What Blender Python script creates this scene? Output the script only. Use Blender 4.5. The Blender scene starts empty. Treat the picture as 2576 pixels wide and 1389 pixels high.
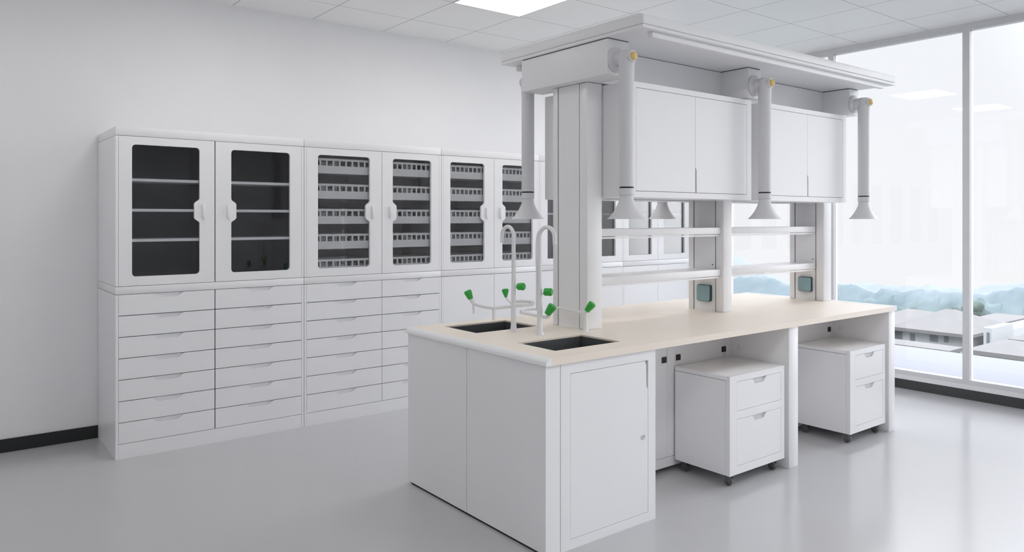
import bpy, bmesh, math, random
from mathutils import Vector, Matrix
random.seed(7)
SC = bpy.context.scene
COL = SC.collection
R = math.radians

# ------------------------------------------------------------------ camera
CAM_H = 1.45
F_PX, HOR, YAW = 1873.66, 550.76, 0.909
cam_data = bpy.data.cameras.new('camera')
cam = bpy.data.objects.new('camera', cam_data)
COL.objects.link(cam)
cam.location = (0, 0, CAM_H)
cam.rotation_euler = (R(90), 0, YAW - math.pi / 2)
cam_data.sensor_width = 36.0
cam_data.lens = 36.0 * F_PX / 2576
cam_data.shift_y = -(694.5 - HOR) / 2576
cam_data.clip_end = 3000
SC.camera = cam

# ------------------------------------------------------------------ view, world
SC.view_settings.view_transform = 'Standard'
SC.view_settings.look = 'None'
SC.view_settings.gamma = 1.0
SC.view_settings.use_curve_mapping = False
SC.view_settings.exposure = 0.06
SC.cycles.use_denoising = True
SC.cycles.max_bounces = 10
SC.cycles.diffuse_bounces = 6
SC.cycles.glossy_bounces = 4
SC.cycles.transparent_max_bounces = 12
SC.cycles.sample_clamp_indirect = 6.0

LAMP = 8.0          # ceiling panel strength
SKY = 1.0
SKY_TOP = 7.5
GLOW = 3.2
world = bpy.data.worlds.new('overcast_sky')
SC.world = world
world.use_nodes = True
wn = world.node_tree
wn.nodes.clear()
wo = wn.nodes.new('ShaderNodeOutputWorld')
wb = wn.nodes.new('ShaderNodeBackground')
tc = wn.nodes.new('ShaderNodeTexCoord')
sx = wn.nodes.new('ShaderNodeSeparateXYZ')
wr = wn.nodes.new('ShaderNodeValToRGB')
wn.links.new(tc.outputs['Generated'], sx.inputs[0])
wn.links.new(sx.outputs['Z'], wr.inputs[0])
wn.links.new(wr.outputs[0], wb.inputs['Color'])
wn.links.new(wb.outputs[0], wo.inputs[0])
wr.color_ramp.elements[0].position = 0.0
wr.color_ramp.elements[0].color = (0.93, 0.935, 0.95, 1)
wr.color_ramp.elements[1].position = 0.45
wr.color_ramp.elements[1].color = (0.91, 0.93, 1.0, 1)
# an overcast sky: pale at the horizon and several times brighter overhead, boosted to bring more daylight indoors
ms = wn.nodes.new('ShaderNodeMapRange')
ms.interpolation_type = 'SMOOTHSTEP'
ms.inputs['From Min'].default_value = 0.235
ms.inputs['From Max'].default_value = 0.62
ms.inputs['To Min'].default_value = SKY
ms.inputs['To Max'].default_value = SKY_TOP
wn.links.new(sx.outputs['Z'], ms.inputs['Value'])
# broad sky glow added out of view on the right to light the fronts
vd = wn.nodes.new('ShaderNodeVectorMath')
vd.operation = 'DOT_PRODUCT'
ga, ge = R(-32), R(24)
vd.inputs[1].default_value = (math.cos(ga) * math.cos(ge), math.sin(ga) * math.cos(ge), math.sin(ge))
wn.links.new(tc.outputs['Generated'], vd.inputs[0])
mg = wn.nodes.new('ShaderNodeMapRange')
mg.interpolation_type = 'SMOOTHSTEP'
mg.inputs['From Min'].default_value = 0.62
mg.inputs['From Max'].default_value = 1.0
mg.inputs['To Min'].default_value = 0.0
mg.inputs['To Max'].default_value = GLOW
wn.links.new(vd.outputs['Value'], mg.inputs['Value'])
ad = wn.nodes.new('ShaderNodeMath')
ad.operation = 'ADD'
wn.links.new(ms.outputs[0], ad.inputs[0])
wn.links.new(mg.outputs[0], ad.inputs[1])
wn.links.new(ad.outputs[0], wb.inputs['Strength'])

# ------------------------------------------------------------------ materials
def mat(name, color, rough=0.5, metal=0.0, spec=0.5, coat=0.0, emit=None, estr=0.0, noise=0.0, nscale=8.0, bump=0.0):
    m = bpy.data.materials.new(name)
    m.use_nodes = True
    nt = m.node_tree
    b = nt.nodes['Principled BSDF']
    b.inputs['Base Color'].default_value = (*color, 1)
    b.inputs['Roughness'].default_value = rough
    b.inputs['Metallic'].default_value = metal
    b.inputs['Specular IOR Level'].default_value = spec
    b.inputs['Coat Weight'].default_value = coat
    b.inputs['Coat Roughness'].default_value = 0.08
    if emit:
        b.inputs['Emission Color'].default_value = (*emit, 1)
        b.inputs['Emission Strength'].default_value = estr
    if noise > 0 or bump > 0:
        t = nt.nodes.new('ShaderNodeTexCoord')
        n = nt.nodes.new('ShaderNodeTexNoise')
        n.inputs['Scale'].default_value = nscale
        n.inputs['Detail'].default_value = 4
        nt.links.new(t.outputs['Object'], n.inputs['Vector'])
        if noise > 0:
            r = nt.nodes.new('ShaderNodeValToRGB')
            r.color_ramp.elements[0].position = 0.3
            r.color_ramp.elements[1].position = 0.7
            r.color_ramp.elements[0].color = (*[c * (1 - noise) for c in color], 1)
            r.color_ramp.elements[1].color = (*[min(1, c * (1 + noise)) for c in color], 1)
            nt.links.new(n.outputs['Fac'], r.inputs[0])
            nt.links.new(r.outputs[0], b.inputs['Base Color'])
        if bump > 0:
            bp = nt.nodes.new('ShaderNodeBump')
            bp.inputs['Strength'].default_value = bump
            bp.inputs['Distance'].default_value = 0.01
            nt.links.new(n.outputs['Fac'], bp.inputs['Height'])
            nt.links.new(bp.outputs[0], b.inputs['Normal'])
    return m

def glass_mat(name, tint, refl=1.0):
    m = bpy.data.materials.new(name)
    m.use_nodes = True
    nt = m.node_tree
    nt.nodes.clear()
    o = nt.nodes.new('ShaderNodeOutputMaterial')
    t = nt.nodes.new('ShaderNodeBsdfTransparent')
    g = nt.nodes.new('ShaderNodeBsdfGlossy')
    mx = nt.nodes.new('ShaderNodeMixShader')
    fr = nt.nodes.new('ShaderNodeFresnel')
    mu = nt.nodes.new('ShaderNodeMath')
    mu.operation = 'MULTIPLY'
    mu.inputs[1].default_value = refl
    fr.inputs['IOR'].default_value = 1.45
    t.inputs['Color'].default_value = (*tint, 1)
    g.inputs['Roughness'].default_value = 0.02
    nt.links.new(fr.outputs[0], mu.inputs[0])
    nt.links.new(mu.outputs[0], mx.inputs[0])
    nt.links.new(t.outputs[0], mx.inputs[1])
    nt.links.new(g.outputs[0], mx.inputs[2])
    nt.links.new(mx.outputs[0], o.inputs[0])
    return m

M = {}
M['wall'] = mat('wall_paint', (0.89, 0.89, 0.905), 0.75, noise=0.008, nscale=3, spec=0.2)
M['white'] = mat('white_powder_coat', (0.89, 0.89, 0.905), 0.32, noise=0.006, nscale=2, spec=0.4)
M['bright'] = mat('white_laminate', (0.88, 0.88, 0.89), 0.4, noise=0.006, nscale=2, spec=0.35)
M['polymer'] = mat('white_polymer', (0.84, 0.84, 0.86), 0.45, noise=0.006, nscale=4, spec=0.35)
M['arm'] = mat('pale_grey_polymer', (0.70, 0.70, 0.72), 0.45, noise=0.006, nscale=4, spec=0.35)
M['black'] = mat('black_skirting', (0.012, 0.013, 0.014), 0.5, noise=0.1, nscale=6)
M['charcoal'] = mat('charcoal_skirting', (0.045, 0.045, 0.046), 0.5, noise=0.1, nscale=6)
M['gap'] = mat('gap_shade', (0.015, 0.015, 0.017), 0.8, noise=0.05)  # near-black backing; the shade inside narrow gaps is put into its colour
M['worktop'] = mat('beige_worktop', (0.90, 0.815, 0.715), 0.38, noise=0.012, nscale=3, spec=0.35)
M['sink'] = mat('dark_steel', (0.17, 0.175, 0.185), 0.35, metal=0.6, noise=0.05, nscale=5)
M['chrome'] = mat('chrome', (0.7, 0.7, 0.72), 0.15, metal=1.0, noise=0.02)
M['green'] = mat('green_plastic', (0.03, 0.40, 0.05), 0.35, noise=0.05, nscale=20)
M['amber'] = mat('amber_plastic', (0.80, 0.58, 0.22), 0.35, noise=0.04, nscale=20)
M['teal'] = mat('teal_translucent_cover', (0.25, 0.39, 0.42), 0.2, noise=0.06, nscale=14, coat=0.6)
M['teal_dark'] = mat('dark_teal_rim', (0.02, 0.06, 0.075), 0.3, noise=0.05)
M['caster'] = mat('grey_caster_tyre', (0.10, 0.10, 0.10), 0.35, noise=0.05, nscale=20)
M['fork'] = mat('caster_fork', (0.16, 0.16, 0.165), 0.3, metal=0.5, noise=0.05)
M['int_dark'] = mat('charcoal_lining', (0.12, 0.124, 0.13), 0.6, noise=0.05)
M['int_mid'] = mat('slate_lining', (0.86, 0.865, 0.88), 0.6, noise=0.04)
M['int_mid2'] = mat('dark_slate_lining', (0.62, 0.625, 0.64), 0.6, noise=0.04)
M['int_far'] = mat('grey_lining', (0.74, 0.745, 0.76), 0.6, noise=0.04)
M['shelf'] = mat('pale_shelf', (0.93, 0.93, 0.96), 0.5, noise=0.01)
M['basket'] = mat('basket_plastic', (0.90, 0.90, 0.92), 0.45, noise=0.01)
M['packet'] = mat('grey_packets', (0.45, 0.45, 0.45), 0.6, noise=0.25, nscale=18)
M['alu'] = mat('window_aluminium', (0.66, 0.66, 0.67), 0.4, metal=0.0, noise=0.02)
M['sill'] = mat('white_sill', (0.80, 0.80, 0.80), 0.5, noise=0.01)
M['lamp'] = mat('light_diffuser', (1, 1, 1), 0.5, emit=(1.0, 0.985, 0.96), estr=LAMP, noise=0.001)
M['lampframe'] = mat('light_frame', (0.8, 0.8, 0.8), 0.5, noise=0.01)
M['pane'] = glass_mat('window_glass', (0.985, 0.99, 0.995), 0.9)
M['cabglass'] = glass_mat('cabinet_glass', (0.98, 0.985, 0.99), 0.8)
M['terrace'] = mat('pale_concrete_terrace', (0.150, 0.156, 0.168), 0.8, noise=0.02, nscale=1, spec=0.08)
M['h_wall'] = mat('render_white', (0.30, 0.31, 0.31), 0.8, noise=0.03, nscale=.3, spec=0.08)
M['h_grey'] = mat('render_grey', (0.16, 0.16, 0.165), 0.8, noise=0.05, nscale=.3, spec=0.08)
M['h_roof'] = mat('pale_grey_roof', (0.115, 0.113, 0.111), 0.8, noise=0.05, nscale=.5, spec=0.08)
M['h_win'] = mat('house_window', (0.10, 0.11, 0.12), 0.4, noise=0.05, nscale=.5, spec=0.08)
M['h_stone'] = mat('stone_grey', (0.11, 0.11, 0.11), 0.8, noise=0.08, nscale=.5, spec=0.08)

def floor_mat():
    m = mat('grey_epoxy_floor', (0.50, 0.50, 0.51), 0.16, noise=0.01, nscale=1.5, spec=0.5)
    b = m.node_tree.nodes['Principled BSDF']
    nt = m.node_tree
    t = nt.nodes.new('ShaderNodeTexCoord')
    n = nt.nodes.new('ShaderNodeTexNoise')
    n.inputs['Scale'].default_value = 1.2
    r = nt.nodes.new('ShaderNodeMapRange')
    r.inputs['To Min'].default_value = 0.13
    r.inputs['To Max'].default_value = 0.22
    nt.links.new(t.outputs['Object'], n.inputs['Vector'])
    nt.links.new(n.outputs['Fac'], r.inputs['Value'])
    nt.links.new(r.outputs[0], b.inputs['Roughness'])
    return m
M['floor'] = floor_mat()

TX, TY, CX0, CY0 = 0.6175, 0.588, 3.6, 3.941
def ceil_mat():
    m = mat('ceiling_tiles', (0.88, 0.88, 0.87), 0.36, spec=0.5)
    nt = m.node_tree
    b = nt.nodes['Principled BSDF']
    t = nt.nodes.new('ShaderNodeTexCoord')
    s = nt.nodes.new('ShaderNodeSeparateXYZ')
    nt.links.new(t.outputs['Object'], s.inputs[0])
    def line(sock, off, size, w):
        a = nt.nodes.new('ShaderNodeMath'); a.operation = 'SUBTRACT'; a.inputs[1].default_value = off - 100 * size
        d = nt.nodes.new('ShaderNodeMath'); d.operation = 'DIVIDE'; d.inputs[1].default_value = size
        f = nt.nodes.new('ShaderNodeMath'); f.operation = 'FRACT'
        c = nt.nodes.new('ShaderNodeMath'); c.operation = 'SUBTRACT'; c.inputs[1].default_value = 0.5
        e = nt.nodes.new('ShaderNodeMath'); e.operation = 'ABSOLUTE'
        g = nt.nodes.new('ShaderNodeMath'); g.operation = 'GREATER_THAN'; g.inputs[1].default_value = 0.5 - w / size / 2
        nt.links.new(sock, a.inputs[0])
        for p, q in ((a, d), (d, f), (f, c), (c, e), (e, g)):
            nt.links.new(p.outputs[0], q.inputs[0])
        return g
    lx = line(s.outputs['X'], CX0, TX, 0.0045)
    ly = line(s.outputs['Y'], CY0, TY, 0.0040)
    mx = nt.nodes.new('ShaderNodeMath'); mx.operation = 'MAXIMUM'
    nt.links.new(lx.outputs[0], mx.inputs[0]); nt.links.new(ly.outputs[0], mx.inputs[1])
    mix = nt.nodes.new('ShaderNodeMix'); mix.data_type = 'RGBA'
    mix.inputs['A'].default_value = (0.88, 0.88, 0.87, 1)
    mix.inputs['B'].default_value = (0.10, 0.10, 0.11, 1)
    nt.links.new(mx.outputs[0], mix.inputs['Factor'])
    nt.links.new(mix.outputs['Result'], b.inputs['Base Color'])
    return m
M['ceiling'] = ceil_mat()

# ------------------------------------------------------------------ mesh helpers
def V3(*a): return Vector(a)

def box(bm, x0, x1, y0, y1, z0, z1, bev=0.0, seg=2):
    vs = [bm.verts.new((x, y, z)) for x in (x0, x1) for y in (y0, y1) for z in (z0, z1)]
    q = [(0, 1, 3, 2), (4, 6, 7, 5), (0, 4, 5, 1), (2, 3, 7, 6), (0, 2, 6, 4), (1, 5, 7, 3)]
    fs = [bm.faces.new([vs[i] for i in f]) for f in q]
    if bev > 0:
        es = list({e for f in fs for e in f.edges})
        bmesh.ops.bevel(bm, geom=es, offset=bev, offset_type='OFFSET', segments=seg, profile=0.5, affect='EDGES')

def ngon_prism(bm, pts, axis, a, b):
    """pts: 2D outline; axis 'x','y','z' is the extrusion axis from a to b."""
    def p3(u, v, t):
        return {'x': (t, u, v), 'y': (u, t, v), 'z': (u, v, t)}[axis]
    A = [bm.verts.new(p3(u, v, a)) for u, v in pts]
    B = [bm.verts.new(p3(u, v, b)) for u, v in pts]
    bm.faces.new(A); bm.faces.new(B[::-1])
    n = len(pts)
    for i in range(n):
        bm.faces.new([A[i], B[i], B[(i + 1) % n], A[(i + 1) % n]])

def holed_prism(bm, outer, holes, axis, a, b):
    def p3(u, v, t):
        return {'x': (t, u, v), 'y': (u, t, v), 'z': (u, v, t)}[axis]
    t = bmesh.new()
    es = []
    for loop in [outer] + holes:
        vs = [t.verts.new((u, v, 0)) for u, v in loop]
        for i in range(len(vs)):
            es.append(t.edges.new((vs[i], vs[(i + 1) % len(vs)])))
    bmesh.ops.triangle_fill(t, use_beauty=True, use_dissolve=False, edges=es)
    t.verts.index_update()
    V = [v.co.copy() for v in t.verts]
    F = [[v.index for v in f.verts] for f in t.faces]
    E = [[v.index for v in e.verts] for e in t.edges if len(e.link_faces) == 1]
    t.free()
    A = [bm.verts.new(p3(v.x, v.y, a)) for v in V]
    B = [bm.verts.new(p3(v.x, v.y, b)) for v in V]
    for f in F:
        bm.faces.new([A[i] for i in f]); bm.faces.new([B[i] for i in f][::-1])
    for i, j in E:
        bm.faces.new([A[i], A[j], B[j], B[i]])

def rrect(u0, u1, v0, v1, r, n=4):
    out = []
    for cx, cy, a0 in ((u1 - r, v1 - r, 0), (u0 + r, v1 - r, 90), (u0 + r, v0 + r, 180), (u1 - r, v0 + r, 270)):
        for k in range(n + 1):
            a = R(a0 + 90 * k / n)
            out.append((cx + r * math.cos(a), cy + r * math.sin(a)))
    return out

def smooth_path(pts, n=6):
    P = [Vector(p) for p in pts]
    if len(P) < 3: return P
    out = []
    for i in range(len(P) - 1):
        p0 = P[max(i - 1, 0)]; p1 = P[i]; p2 = P[i + 1]; p3 = P[min(i + 2, len(P) - 1)]
        for k in range(n):
            t = k / n
            out.append(0.5 * ((2 * p1) + (-p0 + p2) * t + (2 * p0 - 5 * p1 + 4 * p2 - p3) * t * t + (-p0 + 3 * p1 - 3 * p2 + p3) * t ** 3))
    out.append(P[-1])
    return out

def tube(bm, pts, rad, seg=14, caps=True):
    P = [Vector(p) for p in pts]
    n = len(P)
    rr = rad if isinstance(rad, (list, tuple)) else [rad] * n
    if len(rr) != n:
        rr = [rr[0] + (rr[-1] - rr[0]) * i / (n - 1) for i in range(n)]
    T = [(P[min(i + 1, n - 1)] - P[max(i - 1, 0)]).normalized() for i in range(n)]
    up = Vector((0, 0, 1)) if abs(T[0].z) < 0.9 else Vector((1, 0, 0))
    N = (up - T[0] * up.dot(T[0])).normalized()
    rings = []
    for i in range(n):
        N = (N - T[i] * N.dot(T[i])).normalized()
        Bn = T[i].cross(N)
        rings.append([bm.verts.new(P[i] + (N * math.cos(2 * math.pi * k / seg) + Bn * math.sin(2 * math.pi * k / seg)) * rr[i]) for k in range(seg)])
    for i in range(n - 1):
        for k in range(seg):
            bm.faces.new([rings[i][k], rings[i][(k + 1) % seg], rings[i + 1][(k + 1) % seg], rings[i + 1][k]])
    if caps:
        bm.faces.new(rings[0][::-1]); bm.faces.new(rings[-1])

def lathe(bm, prof, origin, axis=(0, 0, 1), seg=32, lobes=0, depth=0.0):
    """prof: list of (radius, height) along axis."""
    A = Vector(axis).normalized(); O = Vector(origin)
    up = Vector((0, 0, 1)) if abs(A.z) < 0.9 else Vector((1, 0, 0))
    N = (up - A * up.dot(A)).normalized(); B = A.cross(N)
    rings = []
    for r, h in prof:
        if r < 1e-6:
            rings.append([bm.verts.new(O + A * h)])
        else:
            ring = []
            for k in range(seg):
                a = 2 * math.pi * k / seg
                q = r * (1 - depth * (0.5 - 0.5 * math.cos(lobes * a))) if lobes else r
                ring.append(bm.verts.new(O + A * h + (N * math.cos(a) + B * math.sin(a)) * q))
            rings.append(ring)
    for i in range(len(rings) - 1):
        a, b = rings[i], rings[i + 1]
        for k in range(seg):
            k2 = (k + 1) % seg
            if len(a) == 1 and len(b) == 1: continue
            if len(a) == 1: bm.faces.new([a[0], b[k2], b[k]])
            elif len(b) == 1: bm.faces.new([a[k], a[k2], b[0]])
            else: bm.faces.new([a[k], a[k2], b[k2], b[k]])

def finish(name, bm, m, parent=None, origin=None, smooth=None):
    bmesh.ops.recalc_face_normals(bm, faces=bm.faces)
    if smooth:
        for f in bm.faces: f.smooth = True
        for e in bm.edges:
            if len(e.link_faces) == 2 and e.calc_face_angle(0) > R(smooth): e.smooth = False
    root = parent
    off = Vector((0, 0, 0))
    while root is not None:
        off += Vector(root.location); root = root.parent
    loc = Vector(origin) if origin is not None else Vector((0, 0, 0))
    bmesh.ops.translate(bm, vec=-(off + loc) if parent is None else -off, verts=bm.verts)
    me = bpy.data.meshes.new(name)
    bm.to_mesh(me); bm.free()
    me.materials.append(m)
    o = bpy.data.objects.new(name, me)
    COL.objects.link(o)
    if parent is not None: o.parent = parent
    else: o.location = loc
    return o

def obj(name, build, m, parent=None, origin=None, smooth=None):
    bm = bmesh.new(); build(bm)
    return finish(name, bm, m, parent, origin, smooth)

def bx(name, m, parent, *dims, bev=0.0, origin=None):
    return obj(name, lambda b: box(b, *dims, bev=bev), m, parent, origin, smooth=35 if bev else None)

def thing(name, label, cat, loc, group=None):
    o = bpy.data.objects.new(name, None)
    o.empty_display_size = 0.1
    COL.objects.link(o)
    o.location = loc
    o['label'] = label; o['category'] = cat
    if group: o['group'] = group
    return o

def tag(o, label, cat, group=None):
    o['label'] = label; o['category'] = cat
    if group: o['group'] = group
    return o

def struct(o):
    o['kind'] = 'structure'
    return o

def copy_thing(root, loc, label):
    r = root.copy(); COL.objects.link(r); r.location = loc; r['label'] = label
    for ch in list(root.children):
        c = ch.copy(); COL.objects.link(c); c.parent = r
        for g in ch.children:
            d = g.copy(); COL.objects.link(d); d.parent = c
    return r

S_, C_ = math.sin(YAW), math.cos(YAW)
RIGHT = Vector((S_, -C_, 0)); FWD = Vector((C_, S_, 0)); UP = Vector((0, 0, 1))
def at(px, py, w):
    return FWD * w + RIGHT * ((px - 1288) / F_PX * w) + Vector((0, 0, CAM_H - (py - HOR) / F_PX * w))
def onx(px, py, X):
    d = FWD + RIGHT * ((px - 1288) / F_PX) - UP * ((py - HOR) / F_PX)
    return Vector((0, 0, CAM_H)) + d * (X / d.x)

# ------------------------------------------------------------------ room shell
XW, YW, ZC = 6.556, 5.5885, 3.0223
XB, YB = -3.0, -4.0
struct(bx('floor', M['floor'], None, XB - .2, XW + .08, YB - .2, YW + .2, -0.06, 0.0))
struct(bx('ceiling', M['ceiling'], None, XB - .2, XW + .12, YB - .2, YW + .2, ZC, ZC + .06))
struct(bx('wall_left', M['wall'], None, XB - .2, XW + .12, YW, YW + .2, 0, ZC))
struct(bx('wall_back', M['wall'], None, XB - .2, XB, YB, YW, 0, ZC))
struct(bx('wall_right', M['wall'], None, XB - .2, XW, YB - .2, YB, 0, ZC))
struct(bx('baseboard_left', M['black'], None, XB, 0.868, YW - .012, YW, 0, 0.082))
struct(bx('baseboard_window', M['charcoal'], None, XW - .0, XW + .08, YB, YW, 0, 0.080))
struct(bx('trim_1', M['sill'], None, XW - .0, XW + .10, YB, YW, 0.080, 0.118))

# window wall: frame, mullions, panes
mull = [3.594 - 1.14 * k for k in range(-1, 7)]
mull = [y for y in mull if y > YB + .1]
def fr(b):
    box(b, XW, XW + .07, YB, YW, 0.118, 0.156)
    box(b, XW, XW + .07, YB, YW, 2.965, ZC)
struct(obj('trim_2', fr, M['alu']))
edges = sorted(mull)
for i, y in enumerate(edges):
    struct(bx('trim_%d' % (3 + i), M['alu'], None, XW, XW + .07, y, y + .052, 0.156, 2.965))
spans = []
prev = YB
for y in edges:
    spans.append((prev, y)); prev = y + .052
spans.append((prev, YW))
for i, (a, b) in enumerate(spans):
    struct(bx('window_%d' % (i + 1), M['pane'], None, XW + .03, XW + .036, a, b, 0.156, 2.965))

# ceiling light panels
def light(x0, y0, label):
    t = thing('ceiling_light', label, 'light', (x0 + TX / 2, y0 + TY / 2, ZC), 'square light panels set in the ceiling')
    e = 0.012
    def frame(b):
        holed_prism(b, [(x0, y0), (x0 + TX, y0), (x0 + TX, y0 + TY), (x0, y0 + TY)],
                    [[(x0 + e, y0 + e), (x0 + TX - e, y0 + e), (x0 + TX - e, y0 + TY - e), (x0 + e, y0 + TY - e)]], 'z', ZC - .004, ZC)
    obj('frame', frame, M['lampframe'], t)
    bx('diffuser', M['lamp'], t, x0 + e, x0 + TX - e, y0 + e, y0 + TY - e, ZC - .003, ZC - .0005)
for i in range(4):
    for j in range(3):
        x0 = CX0 - TX + TX * 3 * (i - 2)
        y0 = CY0 - (0, 6, 10)[j] * TY
        if i == 2 and j == 0:
            lb = 'square white ceiling light panel above the island end, cut by the top of the photo'
        elif i == 3 and j == 0:
            lb = 'square white ceiling light panel above the hood canopy near the left wall'
        else:
            lb = 'square ceiling light %s, %s' % (('in the row by the cabinets', 'in the middle row', 'in the row behind the camera')[j], ('farthest from the windows', 'second from the back wall', 'second from the windows', 'nearest the windows')[i])
        light(x0, y0, lb)

# ------------------------------------------------------------------ storage cabinets along the wall
YC, YCB, HC = 4.990, 5.583, 2.008
def tall_cabinet(x0, xm, x1, kind, lining, label, end=False):
    t = thing('storage_cabinet', label, 'cabinet', ((x0 + x1) / 2, (YC + YCB) / 2, 0), 'tall glass-fronted cabinets along the left wall')
    g = 0.0018
    x0 += g; x1 -= g
    sp = 0.016
    def carcass(b):
        box(b, x0, x0 + sp, YC, YCB, 0, 0.990)
        box(b, x1 - sp, x1, YC, YCB, 0, 0.990)
        box(b, x0, x0 + sp, YC, YCB, 1.043, 1.952)
        box(b, x1 - sp, x1, YC, YCB, 1.043, 1.952)
        box(b, x0 + sp, x1 - sp, YC + .03, YCB, 0.0, 0.088)
    obj('carcass', carcass, M['white'], t)
    bx('plinth', M['white'], t, x0 + sp + .001, x1 - sp - .001, YC + .001, YC + .028, 0, 0.089)
    bx('middle_band', M['white'], t, x0, x1, YC, YCB, 0.993, 1.040, bev=.003)
    bx('top_band', M['white'], t, x0, x1, YC, YCB, 1.955, HC, bev=.003)
    def inner(b):
        box(b, x0 + sp, x1 - sp, YCB - .02, YCB - .005, 1.043, 1.952)
        box(b, x0 + sp, x0 + sp + .004, YC + .024, YCB - .02, 1.043, 1.952)
        box(b, x1 - sp - .004, x1 - sp, YC + .024, YCB - .02, 1.043, 1.952)
        box(b, xm - .006, xm + .006, YC + .024, YCB - .02, 1.043, 1.952)
        box(b, x0 + sp, x1 - sp, YC + .024, YCB - .02, 1.0402, 1.046)
        box(b, x0 + sp, x1 - sp, YC + .024, YCB - .02, 1.949, 1.9548)
    obj('lining', inner, lining, t)
    bx('front_gap_shade', M['gap'], t, x0 + sp, x1 - sp, YC + .024, YC + .03, 0.09, 0.992)  # dark sheet standing in for the shade in drawer and door gaps
    # doors
    cg = .0035 if kind == 'a' else .002
    cols = [(x0 + sp + .0015, xm - cg), (xm + cg, x1 - sp - .0015)]
    gl = {'a': [(0.960, 1.354), (1.551, 1.949)], 'b': [(2.151, 2.557), (2.746, 3.086)], 'c': [(3.264, 3.600), (3.785, 4.115)],
          'd': [(4.285, 4.622), (4.808, 5.140)], 'e': [(5.320, 5.652), (5.830, 6.160)]}[kind]
    for k, (a, c) in enumerate(cols):
        u0, u1 = gl[k]
        z0, z1 = 1.098, 1.904
        loop = rrect(u0, u1, z0, z1, 0.022 if kind in 'abc' else 0.004)
        # notch for the handle on the side where the doors meet
        if kind in 'abc':
            if k == 0:
                notch = [(u1, 1.425), (u1 - .006, 1.433), (u1 - .026, 1.446), (u1 - .033, 1.457), (u1 - .033, 1.545), (u1 - .026, 1.556), (u1 - .006, 1.570), (u1, 1.580)]
                i = next(q for q in range(len(loop)) if q == len(loop) - 1)
                loop = loop + notch
            else:
                notch = [(u0, 1.580), (u0 + .006, 1.570), (u0 + .026, 1.556), (u0 + .033, 1.545), (u0 + .033, 1.457), (u0 + .026, 1.446), (u0 + .006, 1.433), (u0, 1.425)]
                loop = loop[:10] + notch + loop[10:]
        d = obj('door', lambda b: holed_prism(b, [(a, 1.0425), (c, 1.0425), (c, 1.9525), (a, 1.9525)], [loop], 'y', YC, YC + .020), M['white'], t)
        bx('glass_pane', M['cabglass'], d, max(u0 - .012, a + .002), min(u1 + .012, c - .002), YC + .0205, YC + .0235, z0 - .012, z1 + .012)
        if kind in 'abc':
            hx = u1 + .012 if k == 0 else u0 - .030
            bx('handle', M['polymer'], d, hx, hx + .018, YC - .014, YC + .001, 1.455, 1.545, bev=.004)
        elif kind == 'd' or kind == 'e':
            hx = u1 + .03 if k == 0 else u0 - .04
            bx('handle', M['polymer'], d, hx, hx + .010, YC - .014, YC + .001, 1.455, 1.545, bev=.003)
        # glass shelves
        if kind == 'a':
            for z in (1.309, 1.495, 1.681):
                bx('shelf', M['shelf'], t, (x0 + sp + .004 if k == 0 else xm + .006), (xm - .006 if k == 0 else x1 - sp - .004), YC + .025, YC + .30, z, z + .017)
        if kind in 'de':
            bx('shelf', M['shelf'], t, (x0 + sp + .004 if k == 0 else xm + .006), (xm - .006 if k == 0 else x1 - sp - .004), YC + .05, YC + .40, 1.488, 1.502)
        # drawers or base doors
        c0, c1 = (c + a) / 2, 0
        if kind in 'ab':
            for r in range(7):
                zt = 0.9905 - 0.129 * r
                zb = zt - 0.1245
                w1, w2, dp = 0.0915, 0.058, 0.0245
                def dr(b, zt=zt, zb=zb):
                    ngon_prism(b, [(a, zb), (c, zb), (c, zt), (c0 + w1, zt), (c0 + w2 + .006, zt - dp + .004), (c0 + w2 - .004, zt - dp), (c0 - w2 + .004, zt - dp), (c0 - w2 - .006, zt - dp + .004), (c0 - w1, zt), (a, zt)], 'y', YC, YC + .020)
                q = obj('drawer', dr, M['white'], t)
                obj('pull_recess', lambda b, zt=zt: ngon_prism(b, [(c0 - w1 + .0005, zt - .0005), (c0 + w1 - .0005, zt - .0005), (c0 + w2, zt - dp + .0005), (c0 - w2, zt - dp + .0005)], 'y', YC + .011, YC + .019), M['polymer'], q)
        else:
            bx('base_door', M['white'], t, a, c, YC, YC + .020, 0.0915, 0.990)
    return t

UN = [(0.868, 1.448, 2.049, 'a', 'int_dark', 'tall white cabinet nearest the left wall end, two doors over three empty shelves, drawers below'),
      (2.049, 2.655, 3.178, 'b', 'int_mid', 'tall white cabinet second along the left wall, glass doors over plastic baskets, drawers below'),
      (3.178, 3.699, 4.191, 'c', 'int_mid2', 'tall white cabinet with baskets behind glass and plain base doors, behind the sink faucets'),
      (4.191, 4.715, 5.239, 'd', 'int_far', 'tall white cabinet mostly hidden behind the nearest column, square grey glass panes'),
      (5.239, 5.741, 6.225, 'e', 'int_far', 'tall white cabinet at the window end, two square grey panes seen through the reagent rack')]
for x0, xm, x1, k, li, lb in UN:
    tall_cabinet(x0, xm, x1, k, M[li], lb)

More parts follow.
